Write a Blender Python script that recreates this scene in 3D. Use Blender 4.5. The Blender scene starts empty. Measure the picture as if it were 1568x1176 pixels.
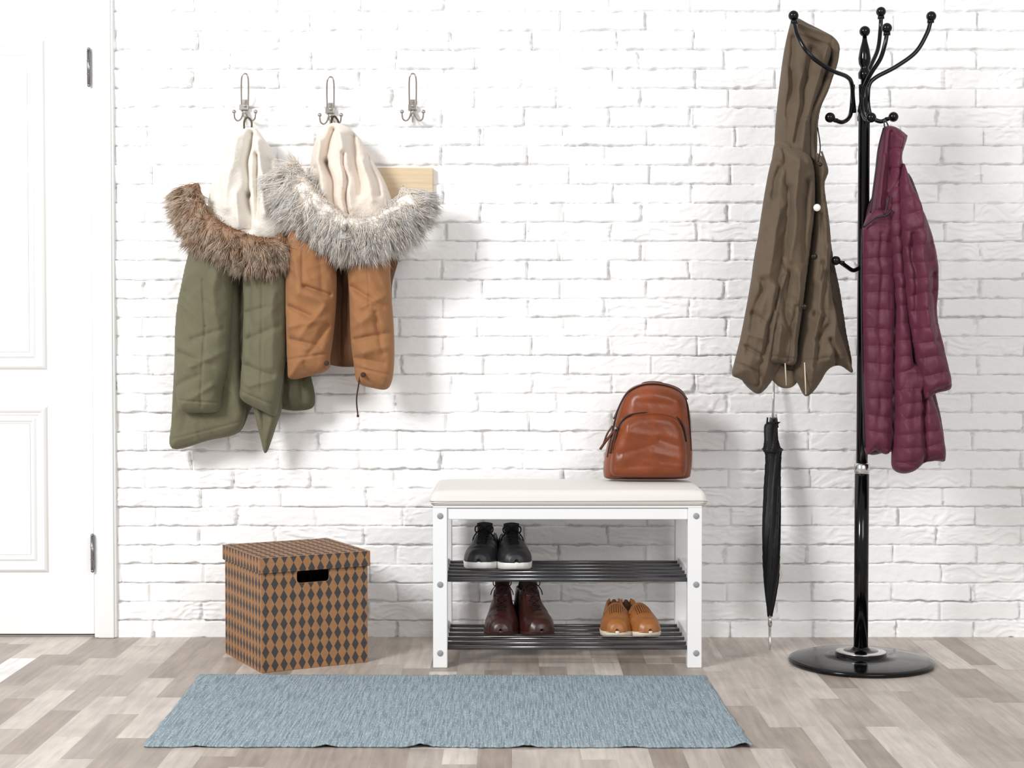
import bpy, math, random, bmesh
import numpy as np
from mathutils import Vector, Matrix
random.seed(3)
scn=bpy.context.scene
# ---------------------------------------------------------------- measuring helpers
# spots were measured on a 1568-px-wide print of the photo; these convert a spot on a vertical plane y=const (or the floor) to metres
F=2400.0; CY=-4.936; CH=0.94; A=math.atan(68/2400)
def U(px,py,y=0.0):
    dx=px-784; dy=588-py
    ry=dy*math.sin(A)+F*math.cos(A); rz=dy*math.cos(A)-F*math.sin(A)
    t=(y-CY)/ry
    return Vector((t*dx,y,CH+t*rz))
def G(px,py,z=0.0):
    dx=px-784; dy=588-py
    ry=dy*math.sin(A)+F*math.cos(A); rz=dy*math.cos(A)-F*math.sin(A)
    t=(z-CH)/rz
    return Vector((t*dx,CY+t*ry,z))
# ---------------------------------------------------------------- numpy noise
def _h(ix,iy,iz,s):
    n=(ix*374761393+iy*668265263+iz*2147483647+s*1274126177)&0xffffffff
    n=((n^(n>>13))*1274126177)&0xffffffff
    n=((n^(n>>16))*2246822519)&0xffffffff
    return ((n^(n>>15))&0xffff)/32767.5-1.0
def vn(x,y,z=0.0,s=0):
    x=np.asarray(x,float); y=np.asarray(y,float)+0*x; z=np.asarray(z,float)+0*x
    xi=np.floor(x).astype(np.int64); yi=np.floor(y).astype(np.int64); zi=np.floor(z).astype(np.int64)
    fx=x-xi; fy=y-yi; fz=z-zi
    fx=fx*fx*(3-2*fx); fy=fy*fy*(3-2*fy); fz=fz*fz*(3-2*fz)
    r=0
    for a in (0,1):
        for b in (0,1):
            for c in (0,1):
                w=(fx if a else 1-fx)*(fy if b else 1-fy)*(fz if c else 1-fz)
                r=r+w*_h(xi+a,yi+b,zi+c,s)
    return r
def fbm(x,y,z=0.0,s=0,o=3):
    r=0;a=1;t=0
    for i in range(o):
        r=r+a*vn(np.asarray(x)*2**i,np.asarray(y)*2**i,np.asarray(z)*2**i,s+i*7); t+=a; a*=.5
    return r/t
def sst(a,b,x):
    t=np.clip((x-a)/(b-a),0,1); return t*t*(3-2*t)
# ---------------------------------------------------------------- materials
def s2l(c): return tuple(((v/255)/12.92 if v/255<=.04045 else (((v/255)+.055)/1.055)**2.4) for v in c)
def mat(name,rgb,rough=.6,metal=0,bump=0,bscale=200,var=0,vscale=8,rgb2=None,sheen=0,attr=None,coat=0,stretch=(1,1,1),bdist=.002,spec=.5,wr=0,wrs=16):
    m=bpy.data.materials.new(name); m.use_nodes=True; nt=m.node_tree; N=nt.nodes; L=nt.links
    b=N['Principled BSDF']; b.inputs['Roughness'].default_value=rough; b.inputs['Metallic'].default_value=metal
    b.inputs['Specular IOR Level'].default_value=spec
    c=s2l(rgb); b.inputs['Base Color'].default_value=(*c,1)
    if sheen: b.inputs['Sheen Weight'].default_value=sheen
    if coat: b.inputs['Coat Weight'].default_value=coat; b.inputs['Coat Roughness'].default_value=.08
    tc=N.new('ShaderNodeTexCoord'); mp=N.new('ShaderNodeMapping'); L.new(tc.outputs['Object'],mp.inputs['Vector']); mp.inputs['Scale'].default_value=stretch
    if attr:
        at=N.new('ShaderNodeAttribute'); at.attribute_name=attr; L.new(at.outputs['Color'],b.inputs['Base Color'])
    elif var or rgb2:
        no=N.new('ShaderNodeTexNoise'); no.inputs['Scale'].default_value=vscale; no.inputs['Detail'].default_value=5
        L.new(mp.outputs[0],no.inputs['Vector'])
        rp=N.new('ShaderNodeValToRGB'); rp.color_ramp.elements[0].position=.3; rp.color_ramp.elements[1].position=.7
        c2=s2l(rgb2) if rgb2 else tuple(v*(1-var) for v in c)
        rp.color_ramp.elements[0].color=(*c2,1); rp.color_ramp.elements[1].color=(*c,1)
        L.new(no.outputs['Fac'],rp.inputs['Fac']); L.new(rp.outputs['Color'],b.inputs['Base Color'])
    if bump:
        nb=N.new('ShaderNodeTexNoise'); nb.inputs['Scale'].default_value=bscale; nb.inputs['Detail'].default_value=4
        L.new(mp.outputs[0],nb.inputs['Vector'])
        bp=N.new('ShaderNodeBump'); bp.inputs['Strength'].default_value=bump; bp.inputs['Distance'].default_value=bdist
        L.new(nb.outputs['Fac'],bp.inputs['Height']); L.new(bp.outputs['Normal'],b.inputs['Normal'])
    if wr:
        n1=N.new('ShaderNodeTexNoise'); n1.inputs['Scale'].default_value=wrs; n1.inputs['Detail'].default_value=3; n1.inputs['Distortion'].default_value=.4
        L.new(tc.outputs['Object'],n1.inputs['Vector'])
        s1=N.new('ShaderNodeMath'); s1.operation='SUBTRACT'; L.new(n1.outputs['Fac'],s1.inputs[0]); s1.inputs[1].default_value=.5
        s2=N.new('ShaderNodeMath'); s2.operation='ABSOLUTE'; L.new(s1.outputs[0],s2.inputs[0])
        b2=N.new('ShaderNodeBump'); b2.inputs['Strength'].default_value=1; b2.inputs['Distance'].default_value=wr; L.new(s2.outputs[0],b2.inputs['Height'])
        if bump: L.new(bp.outputs['Normal'],b2.inputs['Normal'])
        L.new(b2.outputs['Normal'],b.inputs['Normal'])
    return m
# ---------------------------------------------------------------- mesh helpers
def link(o,parent=None):
    scn.collection.objects.link(o)
    if parent: o.parent=parent
    return o
def empty(name):
    e=bpy.data.objects.new(name,None); e.empty_display_size=.05; scn.collection.objects.link(e); return e
def npmesh(name,V,Q,mats,parent=None,smooth=True,T=None,mi=None,cols=None):
    me=bpy.data.meshes.new(name); V=np.asarray(V,np.float32)
    nq=0 if Q is None else len(Q); ntr=0 if T is None else len(T)
    loops=[]
    if nq: loops.append(np.asarray(Q,np.int32).ravel())
    if ntr: loops.append(np.asarray(T,np.int32).ravel())
    loops=np.concatenate(loops)
    me.vertices.add(len(V)); me.vertices.foreach_set('co',V.ravel())
    me.loops.add(len(loops)); me.loops.foreach_set('vertex_index',loops)
    me.polygons.add(nq+ntr)
    st=np.concatenate([np.arange(nq)*4, nq*4+np.arange(ntr)*3]).astype(np.int32)
    me.polygons.foreach_set('loop_start',st)
    me.polygons.foreach_set('use_smooth',np.full(nq+ntr,smooth))
    if mi is not None: me.polygons.foreach_set('material_index',np.asarray(mi,np.int32))
    me.update(calc_edges=True); me.validate()
    for m in (mats if isinstance(mats,(list,tuple)) else [mats]): me.materials.append(m)
    if cols is not None:
        ca=me.color_attributes.new('Col','FLOAT_COLOR','POINT')
        ca.data.foreach_set('color',np.concatenate([cols,np.ones((len(cols),1))],1).astype(np.float32).ravel())
    return link(bpy.data.objects.new(name,me),parent)
def cat(P,n,closed=False):
    P=np.array([list(p) for p in P],float); k=len(P); out=[]
    if closed: idx=lambda i:P[i%k]; seg=k
    else:
        idx=lambda i:P[i] if 0<=i<k else (2*P[0]-P[1] if i<0 else 2*P[-1]-P[-2]); seg=k-1
    for i in range(seg):
        p0,p1,p2,p3=idx(i-1),idx(i),idx(i+1),idx(i+2)
        for j in range(n):
            t=j/n
            out.append(.5*((2*p1)+(p2-p0)*t+(2*p0-5*p1+4*p2-p3)*t*t+(3*p1-p0-3*p2+p3)*t**3))
    if not closed: out.append(P[-1])
    return np.array(out)
class MB:
    def __init__(s): s.v=[];s.f=[];s.m=[];s.sm=[]
    def add(s,v,f,m=0,sm=True):
        o=len(s.v); s.v+= [tuple(p) for p in v]; s.f+=[tuple(i+o for i in q) for q in f]; s.m+=(list(m) if hasattr(m,'__len__') else [m]*len(f)); s.sm+=[sm]*len(f)
    def tube(s,pts,r,n=12,m=0,closed=False,flat=1.0):
        pts=[Vector(p) for p in pts]; k=len(pts); rr=r if hasattr(r,'__len__') else [r]*k
        V=[];Fc=[]; up=None
        for i,p in enumerate(pts):
            a=pts[i-1] if (i>0 or closed) else pts[i]; b=pts[(i+1)%k] if (i<k-1 or closed) else pts[i]
            t=(b-a).normalized()
            if up is None:
                up=Vector((0,0,1)) if abs(t.z)<.9 else Vector((0,1,0))
            sd=t.cross(up).normalized(); up=sd.cross(t).normalized()
            for j in range(n):
                an=2*math.pi*j/n; V.append(p+sd*math.cos(an)*rr[i]+up*math.sin(an)*rr[i]*flat)
        for i in range(k if closed else k-1):
            for j in range(n):
                i2=(i+1)%k; Fc.append((i*n+j,i*n+(j+1)%n,i2*n+(j+1)%n,i2*n+j))
        if not closed:
            Fc.append(tuple(range(n))[::-1]); Fc.append(tuple((k-1)*n+j for j in range(n)))
        s.add(V,Fc,m)
    def ball(s,c,r,m=0,n=20,sc=(1,1,1)):
        V=[];Fc=[];h=n//2
        for i in range(1,h):
            a=math.pi*i/h
            for j in range(n):
                b=2*math.pi*j/n; V.append((c[0]+r*sc[0]*math.sin(a)*math.cos(b),c[1]+r*sc[1]*math.sin(a)*math.sin(b),c[2]+r*sc[2]*math.cos(a)))
        V.append((c[0],c[1],c[2]+r*sc[2])); V.append((c[0],c[1],c[2]-r*sc[2])); T=len(V)-2
        for i in range(h-2):
            for j in range(n): Fc.append((i*n+j,(i+1)*n+j,(i+1)*n+(j+1)%n,i*n+(j+1)%n))
        for j in range(n):
            Fc.append((T,j,(j+1)%n)); Fc.append((T+1,(h-2)*n+(j+1)%n,(h-2)*n+j))
        s.add(V,Fc,m)
    def box(s,x0,x1,y0,y1,z0,z1,m=0,R=None,sm=False):
        V=[Vector((x,y,z)) for x in (x0,x1) for y in (y0,y1) for z in (z0,z1)]
        if R is not None: V=[R@v for v in V]
        s.add(V,[(0,1,3,2),(4,6,7,5),(0,4,5,1),(2,3,7,6),(0,2,6,4),(1,5,7,3)],m,sm)
    def lathe(s,prof,c,n=48,m=0,axis=None):
        V=[];Fc=[]; k=len(prof)
        for r,z in prof:
            for j in range(n):
                b=2*math.pi*j/n; p=Vector((r*math.cos(b),r*math.sin(b),z))
                if axis is not None: p=axis@p
                V.append(Vector(c)+p)
        for i in range(k-1):
            for j in range(n): Fc.append((i*n+j,i*n+(j+1)%n,(i+1)*n+(j+1)%n,(i+1)*n+j))
        Fc.append(tuple(range(n))[::-1]); Fc.append(tuple((k-1)*n+j for j in range(n)))
        s.add(V,Fc,m)
    def build(s,name,mats,parent=None,bevel=0,seg=3,sub=0):
        me=bpy.data.meshes.new(name); me.from_pydata([tuple(v) for v in s.v],[],s.f)
        for m in (mats if isinstance(mats,(list,tuple)) else [mats]): me.materials.append(m)
        me.polygons.foreach_set('material_index',s.m); me.polygons.foreach_set('use_smooth',s.sm); me.update()
        o=link(bpy.data.objects.new(name,me),parent)
        if bevel:
            b=o.modifiers.new('b','BEVEL'); b.width=bevel; b.segments=seg; b.limit_method='ANGLE'; b.angle_limit=.6; b.harden_normals=False
        if sub: q=o.modifiers.new('s','SUBSURF'); q.levels=sub; q.render_levels=sub
        return o
# ---- sewn panel: closed outline, inflated both sides, with modelled folds
NAMP=1.5
def panel(name,poly,y0,dep,w,mt,parent,strokes=(),namp=.004,nf=(16,5),skew=0,dback=None,step=1.6,smoothn=6,y1=None,quilt=None,seed=1,fluff=0,fine=1.0):
    P=np.array(poly,float)
    C=cat(P,smoothn,closed=True)
    x0,ya=C.min(0)-2; xb,yb=C.max(0)+2
    gx=np.arange(x0,xb+step,step); gy=np.arange(ya,yb+step,step)
    X,Y=np.meshgrid(gx,gy); sh=X.shape; X=X.ravel();Y=Y.ravel()
    A0=C; B0=np.roll(C,-1,0)
    ins=np.zeros(len(X),bool); best=np.full(len(X),1e9); nx=X.copy(); ny=Y.copy()
    for a,b in zip(A0,B0):
        c=((a[1]>Y)!=(b[1]>Y))
        if abs(b[1]-a[1])>1e-9:
            ins^= c&(X<(b[0]-a[0])*(Y-a[1])/(b[1]-a[1])+a[0])
        d=b-a; l2=(d**2).sum()+1e-12
        t=np.clip(((X-a[0])*d[0]+(Y-a[1])*d[1])/l2,0,1)
        qx=a[0]+t*d[0]; qy=a[1]+t*d[1]; dd=(X-qx)**2+(Y-qy)**2
        m=dd<best; best[m]=dd[m]; nx[m]=qx[m]; ny[m]=qy[m]
    D=np.sqrt(best)
    H,Wd=sh; I=np.arange(H*Wd).reshape(sh)
    q=np.stack([I[:-1,:-1],I[1:,:-1],I[1:,1:],I[:-1,1:]],-1).reshape(-1,4)
    keep=ins[q].any(1); q=q[keep]
    snap=(~ins)|(D<step*.35)
    X=np.where(snap,nx,X); Y=np.where(snap,ny,Y); D=np.where(snap,0,D)
    q=q[~snap[q].all(1)]
    used=np.unique(q); mp=np.full(H*Wd,-1); mp[used]=np.arange(len(used)); q=mp[q]
    X=X[used];Y=Y[used];D=D[used];snap=snap[used]
    prof=np.sqrt(np.clip(1-(1-np.clip(D/w,0,1))**2,0,1))
    tv=(Y-ya)/(yb-ya); base=y0+(0 if y1 is None else (y1-y0)*tv)
    dx=X-784; dy=588-Y
    ry=dy*math.sin(A)+F*math.cos(A); rz=dy*math.cos(A)-F*math.sin(A)
    t=(base-CY)/ry; wx=t*dx; wz=CH+t*rz
    h=dep*prof
    na=namp*NAMP
    u=wx+skew*wz
    warp=vn(wx*6,wz*6,0,seed+40)*.03
    warp2=vn(wx*9,wz*9,0,seed+41)*.02
    rid=1-np.abs(vn((u+warp)*nf[0],wz*nf[1],0,seed))*2
    rid2=1-np.abs(vn((wx*.7-wz*.7+warp)*nf[0]*1.3,(wx+wz)*nf[1]*1.2,0,seed+5))*2.2
    rid3=1-np.abs(vn((wx*.8+wz*.6+warp2)*nf[0]*2.3,(wx*.6-wz*.8+warp2)*nf[1]*2.2,0,seed+6))*2.4
    ed=np.clip(D/9,0,1)**.7
    h=h+ed*na*(rid*.55+.35*rid2+.22*fine*rid3+.10*fine*vn(wx*70,wz*50,0,seed+9))
    for (ax,ay,bx,by,sw,sh_) in strokes:
        d=np.array([bx-ax,by-ay],float); l2=(d**2).sum()+1e-9
        tt=np.clip(((X-ax)*d[0]+(Y-ay)*d[1])/l2,0,1)
        wob=(vn(Y/28+0*X,X*0+ax,0,seed+70)*3.0 if sw>2.5 else 0)
        d2=(X+wob-ax-tt*d[0])**2+(Y-ay-tt*d[1])**2
        fade=1-.5*tt
        k=1.6 if sw>2.5 else 1
        h=h+k*sh_*np.exp(-(d2/sw**2)**.8)*np.clip(D/3,0,1)*(fade if sw>3 else 1)
    if quilt:
        pitch,qa,sl=quilt
        s=(Y+sl*(X-X.mean()))/pitch+vn(X/30,Y/30,0,seed+3)*.12
        fr=s-np.floor(s); h=h+np.clip(D/5,0,1)*qa*(np.abs(np.sin(math.pi*fr))**.5)
        pk_=1-np.abs(vn(X/7,Y/22,0,seed+77))*2
        h=h+np.clip(D/5,0,1)*.0022*pk_*(1-.6*np.sin(math.pi*fr))
        h=h+np.clip(D/5,0,1)*.0030*vn(X/16,Y/14,0,seed+78)
    if fluff:
        h=h+np.clip(D/4,0,1)*fluff*fbm(wx*130,wz*130,0,seed+20,3)
    h=np.where(snap,0,np.maximum(h,.0008))
    fy=base-h
    n=len(X)
    db=(dep*.5 if dback is None else dback); by_=base+db*prof
    V=np.concatenate([np.stack([wx,fy,wz],1),np.stack([wx,by_,wz],1)])
    q2=q.copy(); q2=np.where(snap[q2],q2,q2+n)[:,::-1]
    Q=np.concatenate([q,q2])
    us=np.unique(Q); mp=np.full(len(V),-1); mp[us]=np.arange(len(us))
    return npmesh(name,V[us],mp[Q],mt,parent)
def fur(name,path,rad,n,length,cols,mt,parent,seed=1,out=None,droop=.25,wd=.00120,darkfrac=.15,gath=.62):
    r=np.random.default_rng(seed)
    P=cat(path,30); R=np.interp(np.linspace(0,1,len(P)),np.linspace(0,1,len(rad)),rad)
    T=np.gradient(P,axis=0); T/=np.linalg.norm(T,axis=1)[:,None]
    Yv=np.array([0,-1,0.]); c=np.array(out)
    def sample(m):
        i=r.integers(0,len(P),m); th=r.uniform(-.7,math.pi+.7,m)
        S=np.cross(T,Yv); S/=np.linalg.norm(S,axis=1)[:,None]
        nrm=S[i]*np.cos(th)[:,None]+Yv*np.sin(th)[:,None]*.75
        root=P[i]+nrm*R[i][:,None]*.8
        rd=P[i]-c; rd[:,1]=0; rd/=np.linalg.norm(rd,axis=1)[:,None]
        return i,nrm,root,rd
    K=n//42
    ki,kn,kr,kd=sample(K)
    kdir=kn*.45+kd*.9+np.array([0,-.05,-droop])+r.normal(0,.55,(K,3)); kdir/=np.linalg.norm(kdir,axis=1)[:,None]
    kL=length*(.7+.8*r.random(K)); kb=r.normal(0,.35,(K,3))+np.array([0,0,-droop])
    ktip=kr+kdir*kL[:,None]+kb*kL[:,None]*.45
    kc=r.random(K); kdk=r.random(K)
    i,nrm,root,rd=sample(n); root=root+r.normal(0,.002,(n,3))
    own=np.empty(n,int)
    for a in range(0,n,4000):
        own[a:a+4000]=((root[a:a+4000,None,:]-kr[None])**2).sum(2).argmin(1)
    d=nrm*.45+rd*.8+np.array([0,-.02,-droop])+r.normal(0,.22,(n,3)); d/=np.linalg.norm(d,axis=1)[:,None]
    L=length*(.5+.6*r.random(n)+.6*(r.random(n)<.10))
    tip=root+d*L[:,None]+np.array([0,0,-droop])*L[:,None]*.4
    g=(gath*(.6+.4*r.random(n)))[:,None]
    tip=tip*(1-g)+(ktip[own]+r.normal(0,.0035,(n,3)))*g
    m1=root+d*(L*.38)[:,None]; m1=m1*(1-g*.30)+(kr[own]+kdir[own]*(kL[own]*.38)[:,None])*g*.30
    ax=tip-root; side=np.cross(ax,r.normal(0,1,(n,3))); side/=np.linalg.norm(side,axis=1)[:,None]; s2=np.cross(ax,side); s2/=np.linalg.norm(s2,axis=1)[:,None]
    V=np.zeros((n,10,3)); C=np.zeros((n,10,3))
    cc=np.array([s2l(x) for x in cols])
    mixv=np.clip(kc[own]*1.2-.1+r.normal(0,.15,n),0,1)[:,None]
    dk=(r.random(n)<darkfrac*.4+(kdk[own]<darkfrac)*.6).astype(float)[:,None]
    mid=cc[1]*(1-mixv)+cc[3]*mixv; tipc=cc[2]*(1-dk)+cc[4]*dk
    for k in range(4):
        if k==0: ctr=root
        elif k==1: ctr=m1*.9+.1*tip
        elif k==2: t_=.72; ctr=(1-t_)**2*root+2*t_*(1-t_)*(m1*1.25-root*.25)+t_*t_*tip
        else: ctr=tip
        col=[cc[0]*.5+mid*.5,mid,mid*.45+tipc*.55,tipc][k]
        if k<3:
            wv=wd*(1-.22*k)
            for j in range(3):
                an=2*math.pi*j/3
                V[:,k*3+j]=ctr+(side*math.cos(an)+s2*math.sin(an))*wv; C[:,k*3+j]=col
        else: V[:,9]=ctr; C[:,9]=col
    b=(np.arange(n)*10)[:,None]
    q=[]
    for k in range(2):
        for j in range(3): q.append([k*3+j,k*3+(j+1)%3,(k+1)*3+(j+1)%3,(k+1)*3+j])
    Q=(b[:,:,None]+np.array(q)[None]).reshape(-1,4)
    Tt=(b[:,:,None]+np.array([[6,7,9],[7,8,9],[8,6,9]])[None]).reshape(-1,3)
    o=npmesh(name,V.reshape(-1,3),Q,mt,parent,T=Tt,cols=C.reshape(-1,3))
    tl=np.linspace(0,1,8*(len(path)-1)+1)
    mb=MB(); Pc=cat(path,8); Rc=np.interp(tl,np.linspace(0,1,len(rad)),rad)*.78
    Rc=Rc*np.clip(np.minimum(tl,1-tl)*6+.25,0,1)
    mb.tube([Vector(p) for p in Pc],list(Rc),n=20); return o,mb
# ================================================================= MATERIALS
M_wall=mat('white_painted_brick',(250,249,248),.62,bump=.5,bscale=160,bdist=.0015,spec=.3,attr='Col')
M_door=mat('white_door_paint',(241,241,240),.4,bump=.03,bscale=60)
M_chrome=mat('chrome',(215,212,208),.18,1)
M_steel=mat('steel',(150,150,152),.25,1)
M_black=mat('black_lacquer',(5,5,6),.14,spec=.35)
M_gap=mat('dark_gap',(40,36,33),.9)
# ================================================================= WALL
ROW=U(784,200).z-U(784,229.3).z; zph=U(784,223.5).z; PIT=126.6*4.936/2400
xA=U(607,208).x; xB=U(555,238).x
wc=[]
def wallgrid(x0,x1,z0,z1,sx,sz):
    gx=np.arange(x0,x1+sx*.5,sx); gx[-1]=x1; gz=np.arange(z0,z1+sz*.5,sz); gz[-1]=z1
    X,Z=np.meshgrid(gx,gz); x=X.ravel(); z=Z.ravel()
    zz=z+.0026*fbm(x*9,z*9,0,3,2)+.0016*vn(x*45,z*45,0,8)
    r=np.floor((zz-zph)/ROW).astype(int)
    v=(zz-zph)-r*ROW
    off=np.where(r%2==0,xA,xB)+_h(r,r*0,r*0,5)*.012
    xx=x+.0024*vn(x*30,z*30,0,4)
    k=np.floor((xx-off)/PIT).astype(int); u=(xx-off)-k*PIT
    jit=_h(k,r,r*0,11)*.012; jn=_h(k+1,r,r*0,11)*.012
    u2=u-jit; Lb=PIT+jn-jit
    ov=u2<0
    d=np.minimum(np.minimum(np.abs(u2),np.abs(Lb-u2)),1)
    dz=np.minimum(v,ROW-v)
    kk=np.where(ov,k-1,k)
    br=_h(kk,r,r*0,21); tl=_h(kk,r,r*0,31); tl2=_h(kk,r,r*0,41)
    chip=np.clip(fbm(x*38,z*38,0,13,3),-1,1)
    e1=.0022+.0040*np.clip(chip,0,1)*2
    hx=sst(e1-.0025,e1+.0022,d); hz=sst(.0004+.005*np.clip(chip,-.08,1),.0032+.007*np.clip(chip,0,1),dz)
    dep=.0105+.0028*br
    h=dep*hx*hz
    h+= hx*hz*((v/ROW-.5)*.0035*(tl+.4)+(u2/PIT-.5)*.0035*tl2)
    h+= .0009*fbm(x*55,z*75,0,60,3)*(.3+.7*hx*hz)
    rough=np.clip(vn(kk*3.7+x*2,r*1.9+z*5,0,71)*1.6,0,1)
    lay=vn(x*35+vn(x*20,z*20,0,67)*1.5,z*110+vn(x*14,z*14,0,68)*3,0,66)
    h+= .0034*rough*np.clip(lay,-.2,.5)*hx*hz
    h+= (1-hx*hz)*.0060*np.clip(vn(x*20,z*14,0,80)+.25,0,1)
    h+= .002*vn(x*1.3,z*1.3,0,90)
    wc.append(.76+.24*sst(.05,.6,hx*hz+.15*np.clip(vn(x*15,z*15,0,5),0,1)))  # greyer mortar, with the joints' shadow lines also put into the colour
    V=np.stack([x,-h*1.25+.006,z],1); I=np.arange(len(x)).reshape(X.shape)
    Q=np.stack([I[:-1,:-1],I[:-1,1:],I[1:,1:],I[1:,:-1]],-1).reshape(-1,4)
    return V,Q
DX1=U(142,500).x; DX0=DX1-.86; CXR=U(178,500).x
parts=[wallgrid(CXR-.012,2.3,0,2.45,.004,.0024),wallgrid(-3.0,DX0-.08,0,2.45,.012,.008),wallgrid(DX0-.08,CXR-.012,2.14,2.45,.012,.008)]
V=[];Q=[];o=0
for v,q in parts: V.append(v);Q.append(q+o);o+=len(v)
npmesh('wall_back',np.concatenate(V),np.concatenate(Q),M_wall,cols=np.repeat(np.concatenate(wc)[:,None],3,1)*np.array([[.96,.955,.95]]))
# ================================================================= FLOOR
def floor_mat():
    m=bpy.data.materials.new('laminate_floor'); m.use_nodes=True; nt=m.node_tree; N=nt.nodes; L=nt.links; b=N['Principled BSDF']
    tc=N.new('ShaderNodeTexCoord'); sp=N.new('ShaderNodeSeparateXYZ'); L.new(tc.outputs['Object'],sp.inputs[0])
    def M(op,a,b_=None,c=None):
        n=N.new('ShaderNodeMath'); n.operation=op
        for i,v in enumerate((a,b_,c)):
            if v is None: continue
            if isinstance(v,(int,float)): n.inputs[i].default_value=v
            else: L.new(v,n.inputs[i])
        return n.outputs[0]
    xs=M('DIVIDE',sp.outputs[0],.078); col=M('FLOOR',xs); fx=M('SUBTRACT',xs,col)
    wn=N.new('ShaderNodeTexWhiteNoise'); wn.noise_dimensions='1D'; L.new(col,wn.inputs['W'])
    ys=M('ADD',M('DIVIDE',sp.outputs[1],.42),M('MULTIPLY',wn.outputs['Value'],7.3)); row=M('FLOOR',ys); fy=M('SUBTRACT',ys,row)
    cb=N.new('ShaderNodeCombineXYZ'); L.new(col,cb.inputs[0]); L.new(row,cb.inputs[1])
    w2=N.new('ShaderNodeTexWhiteNoise'); w2.noise_dimensions='3D'; L.new(cb.outputs[0],w2.inputs['Vector'])
    rp=N.new('ShaderNodeValToRGB'); rp.color_ramp.interpolation='LINEAR'
    cs=[(0,(156,142,131)),(.12,(166,153,143)),(.3,(181,170,160)),(.45,(196,181,166)),(.6,(176,166,157)),(.75,(202,190,178)),(1,(212,202,192))]
    els=rp.color_ramp.elements
    for i,(p,c) in enumerate(cs):
        e=els[0] if i==0 else (els[1] if i==len(cs)-1 else els.new(p)); e.position=p; e.color=(*s2l(c),1)
    L.new(w2.outputs['Value'],rp.inputs['Fac'])
    ad=N.new('ShaderNodeVectorMath'); ad.operation='MULTIPLY_ADD'; L.new(w2.outputs['Color'],ad.inputs[0]); ad.inputs[1].default_value=(9,9,9); L.new(tc.outputs['Object'],ad.inputs[2])
    mp=N.new('ShaderNodeMapping'); mp.inputs['Scale'].default_value=(60,5,1); L.new(ad.outputs[0],mp.inputs['Vector'])
    no=N.new('ShaderNodeTexNoise'); no.inputs['Scale'].default_value=1; no.inputs['Detail'].default_value=6; no.inputs['Distortion'].default_value=.6; L.new(mp.outputs[0],no.inputs['Vector'])
    mr=N.new('ShaderNodeMapRange'); mr.inputs[1].default_value=.3; mr.inputs[2].default_value=.7; mr.inputs[3].default_value=.78; mr.inputs[4].default_value=1.08; L.new(no.outputs['Fac'],mr.inputs[0])
    no2=N.new('ShaderNodeTexNoise'); no2.inputs['Scale'].default_value=7; no2.inputs['Detail'].default_value=3; L.new(ad.outputs[0],no2.inputs['Vector'])
    mr2=N.new('ShaderNodeMapRange'); mr2.inputs[1].default_value=.3; mr2.inputs[2].default_value=.7; mr2.inputs[3].default_value=.86; mr2.inputs[4].default_value=1.1; L.new(no2.outputs['Fac'],mr2.inputs[0])
    ex=M('MINIMUM',fx,M('SUBTRACT',1.0,fx)); ey=M('MINIMUM',fy,M('SUBTRACT',1.0,fy))
    seam=M('MULTIPLY',M('MINIMUM',M('MULTIPLY',ex,60.0),1.0),M('MINIMUM',M('MULTIPLY',ey,220.0),1.0))
    sm=M('MULTIPLY_ADD',seam,.08,.92)
    f=M('MULTIPLY',M('MULTIPLY',mr.outputs[0],mr2.outputs[0]),sm)
    mx=N.new('ShaderNodeVectorMath'); mx.operation='SCALE'; L.new(rp.outputs['Color'],mx.inputs[0]); L.new(f,mx.inputs['Scale'])
    L.new(mx.outputs[0],b.inputs['Base Color']); b.inputs['Roughness'].default_value=.42
    bp=N.new('ShaderNodeBump'); bp.inputs['Strength'].default_value=.15; bp.inputs['Distance'].default_value=.001; L.new(f,bp.inputs['Height']); L.new(bp.outputs[0],b.inputs['Normal'])
    return m
mb=MB(); mb.box(-3,2.6,-5.6,.02,-.02,0); fl=mb.build('floor',floor_mat())
# ================================================================= DOOR + TRIM
door=empty('door_1')
mb=MB(); yd=-.004
mb.box(DX0,DX1,yd,yd+.04,.009,2.06)
o=mb.build('slab',M_door,door,bevel=.003)
def frame_mold(mb,x0,x1,z0,z1,y,wd=.028,pr=.009):
    prof=[(0,0),(.15,.6),(.35,1),(.55,.75),(.7,.3),(.85,.45),(1,0)]
    loops=[]
    for (a,h) in prof:
        i=a*wd; loops.append([(x0+i,y-h*pr,z0+i),(x1-i,y-h*pr,z0+i),(x1-i,y-h*pr,z1-i),(x0+i,y-h*pr,z1-i)])
    V=[p for l in loops for p in l]; Fc=[]
    for k in range(len(loops)-1):
        for j in range(4): Fc.append((k*4+j,k*4+(j+1)%4,(k+1)*4+(j+1)%4,(k+1)*4+j))
    mb.add(V,Fc,0,False)
mb=MB(); xr=U(73,560).x; xl=DX0+(DX1-xr)
for (za,zb) in ((U(0,876).z,U(0,622).z),(U(0,566).z,U(0,62).z)):
    frame_mold(mb,xl,xr,za,zb,yd,.030,.012)
    frame_mold(mb,xl+.036,xr-.036,za+.036,zb-.036,yd,.020,.008)
    mb.box(xl+.056,xr-.056,yd-.003,yd+.002,za+.056,zb-.056)
mb.build('panel_mouldings',M_door,door)
mb=MB()
for py in (103,847):
    c=U(140 if py<500 else 144,py,-.03)
    mb.tube([(DX1+.002,-.030,c.z-.052),(DX1+.002,-.030,c.z+.052)],.0062,16)
    for k in (-.02,.02): mb.tube([(DX1+.002,-.030,c.z+k-.001),(DX1+.002,-.030,c.z+k+.001)],.0072,16)
    mb.ball((DX1+.002,-.030,c.z+.056),.0058); mb.ball((DX1+.002,-.030,c.z-.056),.0058)
    mb.box(DX1-.004,DX1+.008,-.028,-.001,c.z-.05,c.z+.05)
mb.build('hinges',M_steel,door)
mb=MB(); hx=DX0+.06
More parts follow.
